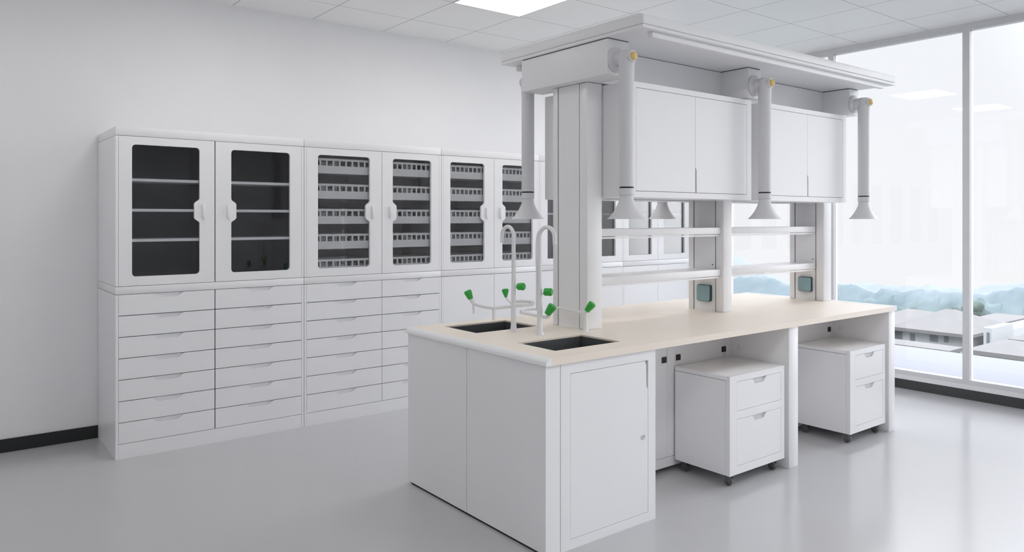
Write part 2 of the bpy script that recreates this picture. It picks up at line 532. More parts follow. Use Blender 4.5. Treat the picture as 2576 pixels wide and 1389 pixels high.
# baskets: one per kind of width, then copies
def make_basket(xa, xb, loc, label):
    t = thing('storage_basket', label, 'basket', loc, 'slotted white baskets behind the glass doors')
    W = (xb - xa)
    ox, oy, oz = loc
    h = 0.108
    y0, y1 = oy - .20, oy + .10
    slots = []
    n = 11
    m0 = ox - W / 2 + .012
    pw = (W - .024) / n
    for i in range(n):
        slots.append([(m0 + pw * i + .006, oz + h - .052), (m0 + pw * (i + 1) - .006, oz + h - .052), (m0 + pw * (i + 1) - .006, oz + h - .016), (m0 + pw * i + .006, oz + h - .016)])
    obj('front_panel', lambda b: holed_prism(b, [(ox - W / 2, oz), (ox + W / 2, oz), (ox + W / 2, oz + h), (ox - W / 2, oz + h)], slots, 'y', y0, y0 + .006), M['basket'], t)
    obj('rear_panel', lambda b: holed_prism(b, [(ox - W / 2, oz), (ox + W / 2, oz), (ox + W / 2, oz + h), (ox - W / 2, oz + h)], slots, 'y', y1 - .006, y1), M['basket'], t)
    def tray(b):
        box(b, ox - W / 2, ox - W / 2 + .005, y0 + .006, y1 - .006, oz, oz + h)
        box(b, ox + W / 2 - .005, ox + W / 2, y0 + .006, y1 - .006, oz, oz + h)
        box(b, ox - W / 2 + .005, ox + W / 2 - .005, y0 + .006, y1 - .006, oz, oz + .005)
    obj('tray', tray, M['basket'], t)
    def pk(b):
        x = ox - W / 2 + .015
        rnd = random.Random(int(xa * 100))
        while x < ox + W / 2 - .05:
            w = rnd.uniform(.025, .05)
            box(b, x, x + w, y0 + .03, y1 - .03, oz + .0055, oz + rnd.uniform(.06, .095))
            x += w + rnd.uniform(.002, .03)
    o = obj('packets', pk, M['packet'], t); o['kind'] = 'stuff'
    return t
tiers = ['top', 'second highest', 'middle', 'second lowest', 'bottom']
for xa, xb, who in ((2.072, 2.643, 'left door of the second cabinet'), (2.667, 3.154, 'right door of the second cabinet'),
                    (3.200, 3.687, 'left door of the third cabinet'), (3.711, 4.167, 'right door of the third cabinet')):
    first = None
    for r in range(5):
        loc = ((xa + xb) / 2, YC + .035 + .20, 1.776 - 0.181 * r)
        lb = '%s slotted white basket behind the %s' % (tiers[r], who)
        if first is None: first = make_basket(xa, xb, loc, lb)
        else: copy_thing(first, loc, lb)

# ------------------------------------------------------------------ island bench
IX0, IX1, IY0, IY1, ZT, ZB = 2.066, 5.215, 2.418, 3.582, 0.853, 0.821
YCEN = 3.0
# worktop with two sink openings
SK = [(2.245, 2.668, 3.185, 3.490), (2.224, 2.646, 2.537, 2.817)]
def top(b):
    outer = [(IX0 + .024, IY0 - .012), (IX1 - .052, IY0 - .012), (IX1 - .052, IY1 + .012), (IX0 + .024, IY1 + .012)]
    holes = [rrect(a, c, d, e, .0015, 2) for a, c, d, e in SK]
    holed_prism(b, outer, holes, 'z', ZB, ZT)
wt = thing('worktop', 'beige island worktop with two sink openings and a white edge strip', 'worktop', (3.64, 3.0, ZB))
obj('slab', top, M['worktop'], wt)
def edge(b):
    prof = [(IX0 - .008, ZB), (IX0 - .008, ZB + .013), (IX0 - .002, ZB + .022), (IX0 + .012, ZT - .001), (IX0 + .0235, ZT), (IX0 + .0235, ZB)]
    y0, y1 = IY0 - .013, IY1 + .013
    A = [b.verts.new((x, y0, z)) for x, z in prof]; B = [b.verts.new((x, y1, z)) for x, z in prof]
    b.faces.new(A); b.faces.new(B[::-1])
    for i in range(6): b.faces.new([A[i], B[i], B[(i + 1) % 6], A[(i + 1) % 6]])
obj('edge_strip', edge, M['white'], wt, smooth=40)
bx('end_strip', M['bright'], wt, IX1 - .0515, IX1 + .001, IY0 - .012, IY1 + .012, ZB, ZT + .001)

# sinks
for i, (a, c, d, e) in enumerate(SK):
    lb = ['dark steel sink on the far side of the worktop, nearest the cabinets', 'dark steel sink at the near front corner of the worktop'][i]
    t = thing('sink', lb, 'sink', ((a + c) / 2, (d + e) / 2, 0.62), 'steel sinks set in the worktop')
    def basin(b):
        w, zb, zt, q = .004, .62, ZT - .008, .0012
        box(b, a + q, a + q + w, d + q, e - q, zb, zt); box(b, c - q - w, c - q, d + q, e - q, zb, zt)
        box(b, a + q + w, c - q - w, d + q, d + q + w, zb, zt); box(b, a + q + w, c - q - w, e - q - w, e - q, zb, zt)
        box(b, a + q, c - q, d + q, e - q, zb - .004, zb)
    obj('basin', basin, M['sink'], t)
    obj('drain', lambda b: lathe(b, [(0, .0), (.03, .0), (.035, .003), (.02, .006), (0, .006)], ((a + c) / 2, (d + e) / 2, .6202), seg=24), M['chrome'], t, smooth=40)

# bench carcass
t = thing('island_bench', 'long white island bench with panelled end, corner door and two knee spaces', 'bench', (3.64, 3.0, 0))
g = .002
bx('end_panel', M['white'], t, IX0, IX0 + .0115, IY0, 3.013 - g, .012, ZB - .001)
bx('end_panel', M['white'], t, IX0, IX0 + .0115, 3.013 + g, IY1, .012, ZB - .001)
bx('end_seam_shade', M['gap'], t, IX0 + .012, IX0 + .0182, 3.005, 3.021, .02, ZB - .002)  # dark strip painting the shade in the end-panel seam
bx('floor_gap_shade', M['gap'], t, IX0 + .006, IX0 + .016, IY0 + .03, IY1 - .03, 0, .0118)  # dark strip in place of the shadow gap under the end panels
bx('corner_post', M['white'], t, IX0 + .0118, 2.150 - g, IY0, IY0 + .03, 0.0, ZB - .001)
# door frame of the sink base
DX0, DX1, DZ0, DZ1 = 2.206, 2.712, .043, .772
def dframe(b):
    holed_prism(b, [(2.150 + g, 0.0), (2.764, 0.0), (2.764, ZB - .001), (2.150 + g, ZB - .001)], [[(DX0, DZ0), (DX1, DZ0), (DX1, DZ1), (DX0, DZ1)]], 'y', IY0, IY0 + .022)
obj('door_frame', dframe, M['white'], t)
bx('door_gap_shade', M['gap'], t, DX0 - .01, DX1 + .01, IY0 + .0225, IY0 + .028, DZ0 - .01, DZ1 + .01)
def door(b):
    e = .002
    ngon_prism(b, [(DX0 + e, DZ0 + e), (DX1 - e, DZ0 + e), (DX1 - e, .632), (DX1 - .012, .650), (DX1 - .013, .750), (DX1 - .022, DZ1 - e), (DX0 + e, DZ1 - e)], 'y', IY0 + .0005, IY0 + .020)
dr = obj('door', door, M['white'], t)
obj('lock', lambda b: lathe(b, [(0, -.001), (.011, -.001), (.011, .004), (.008, .004), (.006, .001), (0, .001)], (2.677, IY0, .409), axis=(0, -1, 0), seg=24), M['chrome'], dr, smooth=40)
bx('side_panel', M['white'], t, 2.746, 2.764, IY0 + .0225, 2.8175, 0, ZB - .001)
def core(b):
    box(b, 2.7645, IX1 - .0875, 2.818, 2.828, .087, ZB - .001)
    box(b, 2.7645, IX1 - .0875, 3.172, 3.182, .087, ZB - .001)
obj('backing_panel', core, M['white'], t)
bx('backing_rail', M['white'], t, 2.7645, IX1 - .0875, 2.816, 2.828, .031, .0845)
bx('backing_post', M['white'], t, 3.320, 3.380, 2.8145, 2.8178, .0875, ZB - .001)
bx('backing_post', M['white'], t, 3.862, 3.9185, 2.8145, 2.8178, .0875, ZB - .001)
bx('divider_panel', M['white'], t, 3.919, 4.014, IY0, IY1, 0, ZB - .001, bev=.003)
bx('end_leg_panel', M['white'], t, 5.128, IX1, IY0, IY1, 0, ZB - .001, bev=.003)
bx('rear_panel', M['white'], t, IX0 + .0185, 2.764, IY1 - .02, IY1, 0.0, ZB - .001)
bx('side_panel', M['white'], t, 2.746, 2.764, 3.1825, IY1 - .0205, 0, ZB - .001)
for px, z in ((3.293, .645), (3.416, .647), (3.846, .648), (5.078, .658)):
    s = bx('cable_socket', M['black'], t, px - .019, px + .019, 2.8115 if px in (3.846,) else 2.8125, 2.8175, z - .017, z + .017, bev=.002)
    s['label'] = 'small black square cable socket'
for x in (3.919, 5.128):
    bx('screw_cap', M['polymer'], t, x - .004, x + .001, 2.745, 2.765, .655, .680, bev=.001)

# rolling pedestals
def pedestal(x0, x1, label):
    y0, y1, z0, z1 = 2.432, 2.805, .066, .602
    t = thing('rolling_pedestal', label, 'drawer unit', ((x0 + x1) / 2, (y0 + y1) / 2, 0), 'wheeled drawer pedestals in the knee spaces')
    dx0, dx1 = x0 + .062, x1 - .036
    hs = [(.408, .568), (.110, .364)]
    def body(b):
        holed_prism(b, [(x0, z0), (x1, z0), (x1, z1), (x0, z1)], [[(dx0, a), (dx1, a), (dx1, c), (dx0, c)] for a, c in hs], 'y', y0, y0 + .02)
        box(b, x0, x1, y0 + .03, y1, z0, z1 - .026)
        box(b, x0 + .004, x1 - .004, y0 + .02, y0 + .03, z0, z1 - .026)
    obj('body', body, M['white'], t)
    bx('top_cover', M['white'], t, x0, x1, y0 + .0205, y1, z1 - .024, z1, bev=.002)
    for a, c in hs:
        cm = (dx0 + dx1) / 2
        w1, w2, dp, e = .070, .040, .030, .0018
        def df(b, a=a, c=c):
            zt = c - e
            ngon_prism(b, [(dx0 + e, a + e), (dx1 - e, a + e), (dx1 - e, zt), (cm + w1, zt), (cm + w1 - .008, zt - .004), (cm + w2 + .004, zt - dp + .003), (cm + w2 - .004, zt - dp), (cm - w2 + .004, zt - dp), (cm - w2 - .004, zt - dp + .003), (cm - w1 + .008, zt - .004), (cm - w1, zt), (dx0 + e, zt)], 'y', y0 + .0005, y0 + .0165)
        d = obj('drawer', df, M['white'], t)
        obj('pull_recess', lambda b, c=c: ngon_prism(b, [(cm - w1 + .001, c - .003), (cm + w1 - .001, c - .003), (cm + w2 - .003, c - dp), (cm - w2 + .003, c - dp)], 'y', y0 + .010, y0 + .016), M['arm'], d)
    for cx in (x0 + .045, x1 - .060):
        for cy in (y0 + .035, y1 - .045):
            c = obj('caster', lambda b: (box(b, cx - .018, cx + .018, cy - .018, cy + .018, .060, .0658), box(b, cx - .016, cx - .0125, cy - .012, cy + .020, .022, .060), box(b, cx + .0125, cx + .016, cy - .012, cy + .020, .022, .060), box(b, cx - .0125, cx + .0125, cy - .012, cy + .010, .050, .060)), M['fork'], t)
            obj('wheel', lambda b: lathe(b, [(0, -.011), (.018, -.011), (.0235, -.007), (.0245, 0), (.0235, .007), (.018, .011), (0, .011)], (cx, cy + .006, .0246), axis=(1, 0, 0), seg=28), M['caster'], c, smooth=50)
    return t
pedestal(3.374, 3.893, 'white two-drawer pedestal on casters in the knee space beside the corner door')
pedestal(4.640, 5.108, 'white two-drawer pedestal on casters in the knee space nearest the windows')

# ------------------------------------------------------------------ reagent rack columns
def column(x0, x1, y0, y1, label, socket):
    t = thing('rack_column', label, 'column', ((x0 + x1) / 2, (y0 + y1) / 2, ZT), 'upright columns of the reagent rack')
    zt = 2.184
    bx('front_post', M['white'], t, x0, x1, y0, y0 + .062, ZT, zt, bev=.005)
    bx('rear_post', M['white'], t, x0, x1, y1 - .040, y1, ZT, zt, bev=.004)
    bx('side_cover', M['white'], t, x0 + .004, x1 - .004, y0 + .0670, y1 - .0450, ZT, zt)
    bx('seam_shade', M['gap'], t, x0 + .0055, x1 - .0055, y0 + .060, y1 - .038, ZT + .001, zt - .001)  # dark core; shade of the column seams painted by its colour
    if socket:
        yc = (y0 + y1) / 2 + .004
        s = obj('socket_cover', lambda b: ngon_prism(b, rrect(yc - .052, yc + .052, .915, 1.022, .010), 'x', x0 - .018, x0 + .003), M['teal_dark'], t)
        s['label'] = 'dark teal socket rim'
        q = obj('cover_lens', lambda b: ngon_prism(b, rrect(yc - .050, yc + .050, .918, 1.019, .010), 'x', x0 - .024, x0 - .0182), M['teal'], s)
        q['label'] = 'teal translucent socket cover'
        bx('fixing_hole_shade', M['gap'], t, x0 + .002, x0 + .0045, y0 + .085, y0 + .090, 1.150, 1.158)
    return t
column(2.770, 2.882, 2.900, 3.180, 'white rack column nearest the sinks, standing behind the tall faucets', False)
column(3.975, 4.064, 2.912, 3.190, 'middle white rack column between the two shelf bays, with a teal socket', True)
column(5.100, 5.205, 2.870, 3.142, 'white rack column at the window end of the worktop, with a teal socket', True)

# shelves between the columns
def rack_shelf(x0, x1, zt, label):
    y0, y1 = 2.935, 3.135
    t = thing('rack_shelf', label, 'shelf', ((x0 + x1) / 2, (y0 + y1) / 2, zt), 'shelves of the reagent rack')
    bx('board', M['white'], t, x0, x1, y0 + .016, y1, zt - .018, zt - .004)
    bx('front_rail', M['white'], t, x0 + .006, x1, y0 - .004, y0 + .0155, zt - .042, zt, bev=.003)
    bx('lower_lip', M['white'], t, x0 + .006, x1 - .004, y0 + .004, y0 + .014, zt - .056, zt - .0462)
    bx('rear_rail', M['white'], t, x0, x1, y1 + .0005, y1 + .012, zt - .042, zt - .002, bev=.002)
    bx('end_bracket', M['arm'], t, x0, x0 + .0055, y0 - .006, y1, zt - .056, zt + .006)
    bx('end_bracket', M['arm'], t, x1 + .0002, x1 + .004, y0 + .006, y1, zt - .056, zt - .020)
rack_shelf(2.883, 3.970, 1.395, 'upper white shelf between the near column and the middle column')
rack_shelf(2.883, 3.970, 1.128, 'lower white shelf between the near column and the middle column')
rack_shelf(4.065, 5.095, 1.395, 'upper white shelf between the middle column and the window-end column')
rack_shelf(4.065, 5.095, 1.128, 'lower white shelf between the middle column and the window-end column')

# hanging cabinets on both sides
def hang_cabinet(x0, x1, yf, yb, label, notch=True):
    s = 1 if yb > yf else -1
    z0, z1 = 1.565, 2.176
    t = thing('hanging_cabinet', label, 'cabinet', ((x0 + x1) / 2, (yf + yb) / 2, z0), 'cabinets hung on the reagent rack')
    dx0, dx1, dz0, dz1 = x0 + .046, x1 - .046, 1.597, 2.146
    ya, yb2 = yf, yf + s * .022
    def body(b):
        holed_prism(b, [(x0, z0), (x1, z0), (x1, z1), (x0, z1)], [[(dx0, dz0), (dx1, dz0), (dx1, dz1), (dx0, dz1)]], 'y', ya, yb2)
        lo, hi = sorted((yb2, yb))
        box(b, x0, x0 + .018, lo, hi, z0, z1); box(b, x1 - .018, x1, lo, hi, z0, z1)
        box(b, x0 + .018, x1 - .018, lo, hi, z0, z0 + .018); box(b, x0 + .018, x1 - .018, lo, hi, z1 - .018, z1)
    obj('body', body, M['white'], t)
    lo, hi = sorted((yf + s * .0225, yf + s * .028))
    bx('door_gap_shade', M['gap'], t, x0 + .019, x1 - .019, lo, hi, z0 + .019, z1 - .019)
    lo, hi = sorted((yb - s * .012, yb - s * .002))
    bx('back_panel', M['white'], t, x0 + .019, x1 - .019, lo, hi, z0 + .019, z1 - .019)
    cm = (dx0 + dx1) / 2
    e = .0024
    lo, hi = sorted((yf + s * .0005, yf + s * .018))
    bx('door', M['white'], t, dx0 + e, cm - e / 2, lo, hi, dz0 + e, dz1 - e)
    obj('door', lambda b: ngon_prism(b, [(cm + .013, dz0 + e), (dx1 - e, dz0 + e), (dx1 - e, dz1 - e), (cm + e / 2, dz1 - e), (cm + e / 2, 1.742), (cm + .009, 1.733), (cm + .013, 1.722)], 'y', lo, hi), M['white'], t)
    lo, hi = sorted((yf + s * .008, yf + s * .0222))
    bx('finger_recess', M['arm'], t, cm + .001, cm + .0085, lo, hi, dz0 + .003, 1.728)
    return t
hang_cabinet(2.887, 3.963, 2.700, 2.960, 'white two-door hanging cabinet above the shelf bay nearest the sinks')
hang_cabinet(4.090, 5.096, 2.700, 2.960, 'white two-door hanging cabinet above the shelf bay nearest the windows')
hang_cabinet(2.887, 3.940, 3.385, 3.120, 'rear hanging cabinet facing the tall cabinets, its end showing left of the near column')
hang_cabinet(4.090, 5.096, 3.385, 3.120, 'rear hanging cabinet facing the tall cabinets, hidden behind the window-end cabinet')

# canopy, duct and mounting blocks
t = thing('canopy', 'wide white canopy with stepped edge and duct boxes over the island', 'canopy', (3.97, 3.0, 2.375))
HX0, HX1, HY0, HY1 = 2.693, 5.254, 2.432, 3.568
bx('canopy_slab', M['bright'], t, HX0, HX1, HY0, HY1, 2.391, 2.436, bev=.004)
bx('canopy_rim', M['bright'], t, HX0 + .002, HX1 - .002, HY0 + .003, HY1 - .003, 2.373, 2.3895, bev=.002)
def bevtop(b):
    i = .03
    lo = [(HX0 + .004, HY0 + .004), (HX1 - .004, HY0 + .004), (HX1 - .004, HY1 - .004), (HX0 + .004, HY1 - .004)]
    hi = [(HX0 + .004, HY0 + i), (HX1 - i, HY0 + i), (HX1 - i, HY1 - i), (HX0 + .004, HY1 - i)]
    A = [b.verts.new((x, y, 2.4362)) for x, y in lo]; B = [b.verts.new((x, y, 2.447)) for x, y in hi]
    b.faces.new(A); b.faces.new(B)
    for k in range(4): b.faces.new([A[k], A[(k + 1) % 4], B[(k + 1) % 4], B[k]])
obj('canopy_cap', bevtop, M['bright'], t)
for a, c in ((HY0 + .028, HY0 + .060), (HY1 - .060, HY1 - .028)):
    bx('under_lip', M['bright'], t, 2.790, 5.150, a, c, 2.343, 2.3728, bev=.003)
bx('service_duct', M['bright'], t, 2.790, 5.180, 2.886, 3.180, 2.186, 2.3695)
for a, c in ((2.706, 2.870), (3.908, 4.045), (5.110, 5.240)):
    bx('duct_box', M['bright'], t, a, c, 2.684, 3.385, 2.1865, 2.3695, bev=.006)

bx('joint_shade', M['gap'], t, 2.795, 5.175, 2.891, 3.175, 2.3695, 2.3730)  # dark sheets painting the shadow gap between ducts and canopy
for a, c in ((2.706, 2.870), (3.908, 4.045), (5.110, 5.240)):
    bx('joint_shade', M['gap'], t, a + .006, c - .006, 2.690, 3.379, 2.3695, 2.3730)

# extractor arms
def arm(x, side, label, first):
    yb = 2.684 if side < 0 else 3.385
    s = side
    yp = yb + (s * .077 if s < 0 else .045)
    t = thing('extractor_arm', label, 'extractor arm', (x, yp, 1.449), 'extractor arms with cone hoods hanging from the canopy')
    zc = 2.262
    obj('flange', lambda b: lathe(b, [(0, .0), (.058, .0), (.063, .004), (.063, .014), (.054, .020), (0, .020)], (x, yb, zc), axis=(0, s, 0), seg=40), M['arm'], t, smooth=40)
    def elbow(b):
        tube(b, [(x, yb + s * .010, zc), (x, yb + s * .022, zc), (x, yp, zc), (x, yp + s * .035, zc + .002), (x, yp + s * .046, zc + .002)], [.042, .039, .036, .031, .030], seg=32)
    obj('elbow', elbow, M['arm'], t, smooth=50)
    obj('end_knob', lambda b: lathe(b, [(.021, 0), (.021, .005), (.018, .012), (.010, .016), (0, .018)], (x, yp + s * .0462, zc + .002), axis=(0, s, 0), seg=28), M['amber'], t, smooth=60)
    obj('pipe', lambda b: lathe(b, [(0, 2.300), (.028, 2.298), (.038, 2.285), (.041, 2.25), (.038, 2.17), (.0375, 1.640), (.0375, 1.636), (0, 1.636)], (x, yp, 0), seg=36), M['arm'], t, smooth=40)
    obj('collar', lambda b: lathe(b, [(0, 1.6355), (.0385, 1.6355), (.0385, 1.612), (.035, 1.612), (0, 1.612)], (x, yp, 0), seg=36), M['arm'], t, smooth=40)
    obj('black_ring', lambda b: lathe(b, [(0, 1.6118), (.036, 1.6118), (.036, 1.604), (0, 1.604)], (x, yp, 0), seg=36), M['black'], t, smooth=40)
    obj('lower_collar', lambda b: lathe(b, [(0, 1.6038), (.0385, 1.6038), (.0385, 1.571), (.036, 1.570), (0, 1.570)], (x, yp, 0), seg=36), M['arm'], t, smooth=40)
    pr = [(.0345, 1.5695), (.036, 1.548), (.044, 1.525), (.060, 1.494), (.080, 1.466), (.097, 1.449)]
    inner = [(r - .0015, z) for r, z in pr[::-1]]
    obj('cone_hood', lambda b: lathe(b, pr + inner, (x, yp, 0), seg=48), M['arm'], t, smooth=60)
AX = (2.763, 3.962, 5.159)
arm(AX[0], -1, 'grey extractor arm with cone hood, nearest of the front row', 1)
arm(AX[1], -1, 'grey extractor arm with cone hood between the two front hanging cabinets', 0)
arm(AX[2], -1, 'grey extractor arm with cone hood at the window end, seen against the glass', 0)
arm(2.792, 1, 'grey extractor arm left of the near column, its cone above the arched faucet', 0)
arm(3.992, 1, 'rear extractor arm whose cone shows just right of the nearest front cone', 0)

# ------------------------------------------------------------------ faucets
def knob(parent, base, axis, r0=.013, r1=.021, L=.048, lobes=6):
    obj('green_knob', lambda b: lathe(b, [(0, 0), (r0, 0), (r0 + .002, .004), (r1, L * .72), (r1, L * .88), (r1 * .8, L), (0, L)], base, axis=axis, seg=36, lobes=lobes, depth=.07), M['green'], parent, smooth=50)

def goose(t, x, y, s, hx=.051):
    zt = 1.358
    pts = [(x, y, ZT + .004), (x, y, 1.10), (x, y, zt)]
    n = 12
    arc = [(x, y + s * (hx - hx * math.cos(math.pi * k / n)), zt + .050 * math.sin(math.pi * k / n)) for k in range(1, n + 1)]
    end = [(x, y + s * 2 * hx, zt - .010), (x, y + s * 2 * hx, 1.322)]
    P = pts + arc + end
    rr = [.0145, .0120, .0105] + [.0105] * (n) + [.0105, .0100]
    obj('spout', lambda b: tube(b, P, rr, seg=20), M['polymer'], t, smooth=50)

# rear faucet
ax, ay = 2.442, 3.121
t = thing('faucet', 'white arched faucet between the sinks, spout towards the far sink, with three green knobs', 'faucet', (ax, ay, ZT))
goose(t, ax, ay, 1)
obj('base', lambda b: lathe(b, [(0, 0), (.021, 0), (.018, .006), (.0150, .03), (.0145, .06), (0, .06)], (ax, ay, ZT), seg=28), M['polymer'], t, smooth=40)
w = 3.96
c0 = Vector((ax, ay, 0))
def off(r, z, f=0): return (ax + RIGHT.x * r + FWD.x * f, ay + RIGHT.y * r + FWD.y * f, z)
obj('crossbar', lambda b: tube(b, smooth_path([off(-.218, 1.000), off(-.165, .985), off(-.105, .977, -.01), off(-.05, .981), off(0, .986), off(.05, .991, .0), off(.094, .990, .03), off(.100, 1.000, .06), off(.04, 1.003, .075), off(.0, 1.000, .05)], 5), .0085, seg=14), M['polymer'], t, smooth=60)
obj('nozzle', lambda b: tube(b, [off(-.214, 1.000), off(-.214, .975), off(-.212, .945)], [.008, .006, .004], seg=12), M['polymer'], t, smooth=60)
obj('nozzle', lambda b: tube(b, [off(-.105, .975, -.01), off(-.105, .95, -.01), off(-.105, .912, -.01)], [.009, .008, .008], seg=12), M['polymer'], t, smooth=60)
obj('valve_stem', lambda b: tube(b, [off(-.212, 1.000), off(-.226, 1.022)], [.011, .012], seg=14), M['polymer'], t, smooth=60)
knob(t, off(-.228, 1.024), RIGHT * -.42 + UP, r0=.0135, r1=.0215)
obj('valve_stem', lambda b: tube(b, smooth_path([off(-.008, .990, .01), off(-.022, 1.006, .03), off(-.036, 1.018, .04), off(-.040, 1.030, .04)], 4), .0035, seg=10), M['polymer'], t, smooth=60)
knob(t, off(-.041, 1.028, .04), RIGHT * -.1 + UP * 1, r0=.006, r1=.019, L=.046)
obj('valve_stem', lambda b: tube(b, [off(.004, 1.085), off(.03, 1.092, -.008)], [.005, .005], seg=10), M['polymer'], t, smooth=60)
knob(t, off(.022, 1.090, -.004), RIGHT * .85 - FWD * .45 + UP * .05, r0=.017, r1=.020, L=.040)

# front faucet
bx_, by_ = 2.473, 2.942
t = thing('faucet', 'white arched faucet with flared foot, spout towards the front sink, before the near column', 'faucet', (bx_, by_, ZT))
goose(t, bx_, by_, -1, .058)
obj('base', lambda b: lathe(b, [(0, 0), (.0215, 0), (.0205, .004), (.0165, .02), (.0135, .06), (.0118, .12), (0, .12)], (bx_, by_, ZT), seg=28), M['polymer'], t, smooth=40)
def off(r, z, f=0): return (bx_ + RIGHT.x * r + FWD.x * f, by_ + RIGHT.y * r + FWD.y * f, z)
obj('hose', lambda b: tube(b, smooth_path([off(-.008, .985), off(-.014, 1.05), off(-.016, 1.20), off(-.017, 1.32), off(-.009, 1.375, .004), off(.004, 1.392, .008)], 6), .0045, seg=10), M['polymer'], t, smooth=60)
obj('crossbar', lambda b: tube(b, smooth_path([off(-.098, .972), off(-.092, .967), off(-.045, .957), off(.0, .948), off(.036, .943), off(.050, .952), off(.056, .964)], 4), .0085, seg=14), M['polymer'], t, smooth=60)
obj('crossbar', lambda b: tube(b, smooth_path([off(-.098, .974), off(-.07, .977, .03), off(-.03, .980, .04), off(.0, .978, .02)], 4), .006, seg=12), M['polymer'], t, smooth=60)
knob(t, off(.038, .958), RIGHT * .55 + UP * .85 - FWD * .2, r0=.015, r1=.0235, L=.058)
obj('lever', lambda b: tube(b, smooth_path([off(-.016, .985, .0), off(-.017, 1.03, .0), off(-.016, 1.105, .0)], 3), [.004, .003], seg=10), M['polymer'], t, smooth=60)
obj('valve_stem', lambda b: tube(b, [off(.004, 1.060), off(.045, 1.075, -.006)], [.004, .004], seg=10), M['polymer'], t, smooth=60)
knob(t, off(.024, 1.074, -.004), RIGHT * .9 - FWD * .35, r0=.018, r1=.020, L=.042, lobes=4)

# bench tap on the near column
cx_, cy_ = 2.742, 2.882
t = thing('bench_tap', 'small white bench tap with one green knob at the foot of the near column', 'tap', (cx_, cy_, ZT))
obj('post', lambda b: tube(b, [(cx_, cy_, ZT), (cx_, cy_, ZT + .006), (cx_, cy_, ZT + .02), (cx_, cy_, .93), (cx_, cy_, .955)], [.016, .014, .0105, .010, .012], seg=18), M['polymer'], t, smooth=60)
obj('arm', lambda b: tube(b, smooth_path([(cx_, cy_, .950), (cx_ - .004, cy_ + .05, .952), (cx_ - .002, cy_ + .13, .955), (cx_, cy_ + .225, .958)], 4), [.011, .007], seg=14), M['polymer'], t, smooth=60)
obj('valve_stem', lambda b: tube(b, [(cx_, cy_, .953), (cx_ - .004 + RIGHT.x * .012, cy_ - .01, .964)], [.010, .011], seg=14), M['polymer'], t, smooth=60)
knob(t, (cx_ - .002, cy_ - .008, .962), RIGHT * .62 + UP * .80 - FWD * .25, r0=.0135, r1=.0205, L=.056)

# ------------------------------------------------------------------ outside
struct(bx('trim_20', M['terrace'], None, XW + .09, 9.05, -14, 12.0, -.35, -.05))   # white terrace slab beyond the glass

def quad_house(name, X, depth, px0, px1, ytop, ybot, label, wallm, roof=None, wins=(), ovh=1.0, base=None):
    """box house facing -X at distance X; px/ytop/ybot give its size as seen from the room."""
    a = onx(px0, ytop, X); b = onx(px1, ytop, X)
    zt = (a.z); zb = onx((px0 + px1) / 2, ybot, X).z
    y1, y0 = a.y, b.y
    if base is not None: zb = base
    t = thing(name, label, 'house', (X, (y0 + y1) / 2, zb), 'houses on the slope outside the windows')
    bx('wall', wallm, t, X, X + depth, y0, y1, zb, zt)
    if roof:
        kind, h = roof
        def rf(bm):
            o = ovh
            A = [(X - o, y0 - o), (X + depth + o, y0 - o), (X + depth + o, y1 + o), (X - o, y1 + o)]
            lo = [bm.verts.new((x, y, zt)) for x, y in A]; lo2 = [bm.verts.new((x, y, zt + .5)) for x, y in A]
            bm.faces.new(lo[::-1])
            for k in range(4): bm.faces.new([lo[k], lo[(k + 1) % 4], lo2[(k + 1) % 4], lo2[k]])
            i = min(depth, y1 - y0) * .42
            if kind == 'hip':
                r0 = bm.verts.new((X + depth / 2, y0 + i, zt + h)); r1 = bm.verts.new((X + depth / 2, y1 - i, zt + h))
                bm.faces.new([lo2[0], lo2[1], r0]); bm.faces.new([lo2[1], lo2[2], r1, r0]); bm.faces.new([lo2[2], lo2[3], r1]); bm.faces.new([lo2[3], lo2[0], r0, r1])
            else:
                bm.faces.new(lo2)
        obj('roof', rf, M['h_roof'], t)
    for (u0, u1, v0, v1) in wins:
        p = onx(u0, v0, X); q = onx(u1, v1, X)
        bx('window', M['h_win'], t, X - .12, X + .02, min(p.y, q.y), max(p.y, q.y), min(p.z, q.z), max(p.z, q.z))
    return t
def c7(x, y): return 2130 + x / 4.96, 680 + y / 4.96
def w7(x0, x1, y0, y1):
    a = c7(x0, y0); b = c7(x1, y1); return (a[0], b[0], a[1], b[1])
GZ = -27.0
p = c7(700, 740); q = c7(1600, 930)
quad_house('house', 128, 14, p[0], 2424, 829, 866, 'wide white house with a grey hipped roof and three dark windows, left of the mullion', M['h_wall'], ('hip', 3.3),
           [w7(795, 850, 790, 905), w7(1040, 1135, 808, 895), w7(1215, 1265, 818, 903)], ovh=1.6, base=GZ)
quad_house('house', 150, 26, 2170, 2266, 819, 860, 'broad grey roof of a house just right of the bench end', M['h_stone'], ('hip', 2.8), [], ovh=1.6, base=GZ - 3)
quad_house('house', 112, 4, 2215, 2384, 868, 900, 'low grey garage strip in front of the wide white house', M['h_grey'], ('flat', .5), [], ovh=.4, base=GZ - 1)
quad_house('house', 148, 12, 2432, 2468, 840, 880, 'grey-walled house with a shallow roof just right of the mullion', M['h_grey'], ('hip', 1.4), [w7(1650, 1668, 845, 915)], ovh=1.2, base=GZ)
quad_house('house', 118, 8, 2474, 2496, 824, 880, 'narrow tall white house with a dark doorway', M['h_wall'], None, [w7(1750, 1782, 775, 915)], base=GZ)
quad_house('house', 132, 16, 2496, 2550, 823, 890, 'white flat-topped house with slit windows near the right edge of the photo', M['h_wall'], None, [w7(1865, 1880, 845, 905), w7(1975, 1985, 868, 900), w7(2020, 2045, 835, 990)], base=GZ)
quad_house('house', 100, 8, 2472, 2552, 890, 905, 'low grey hipped roof in front of the white flat-topped house', M['h_grey'], ('hip', 1.5), [], ovh=1.4, base=GZ - 2)
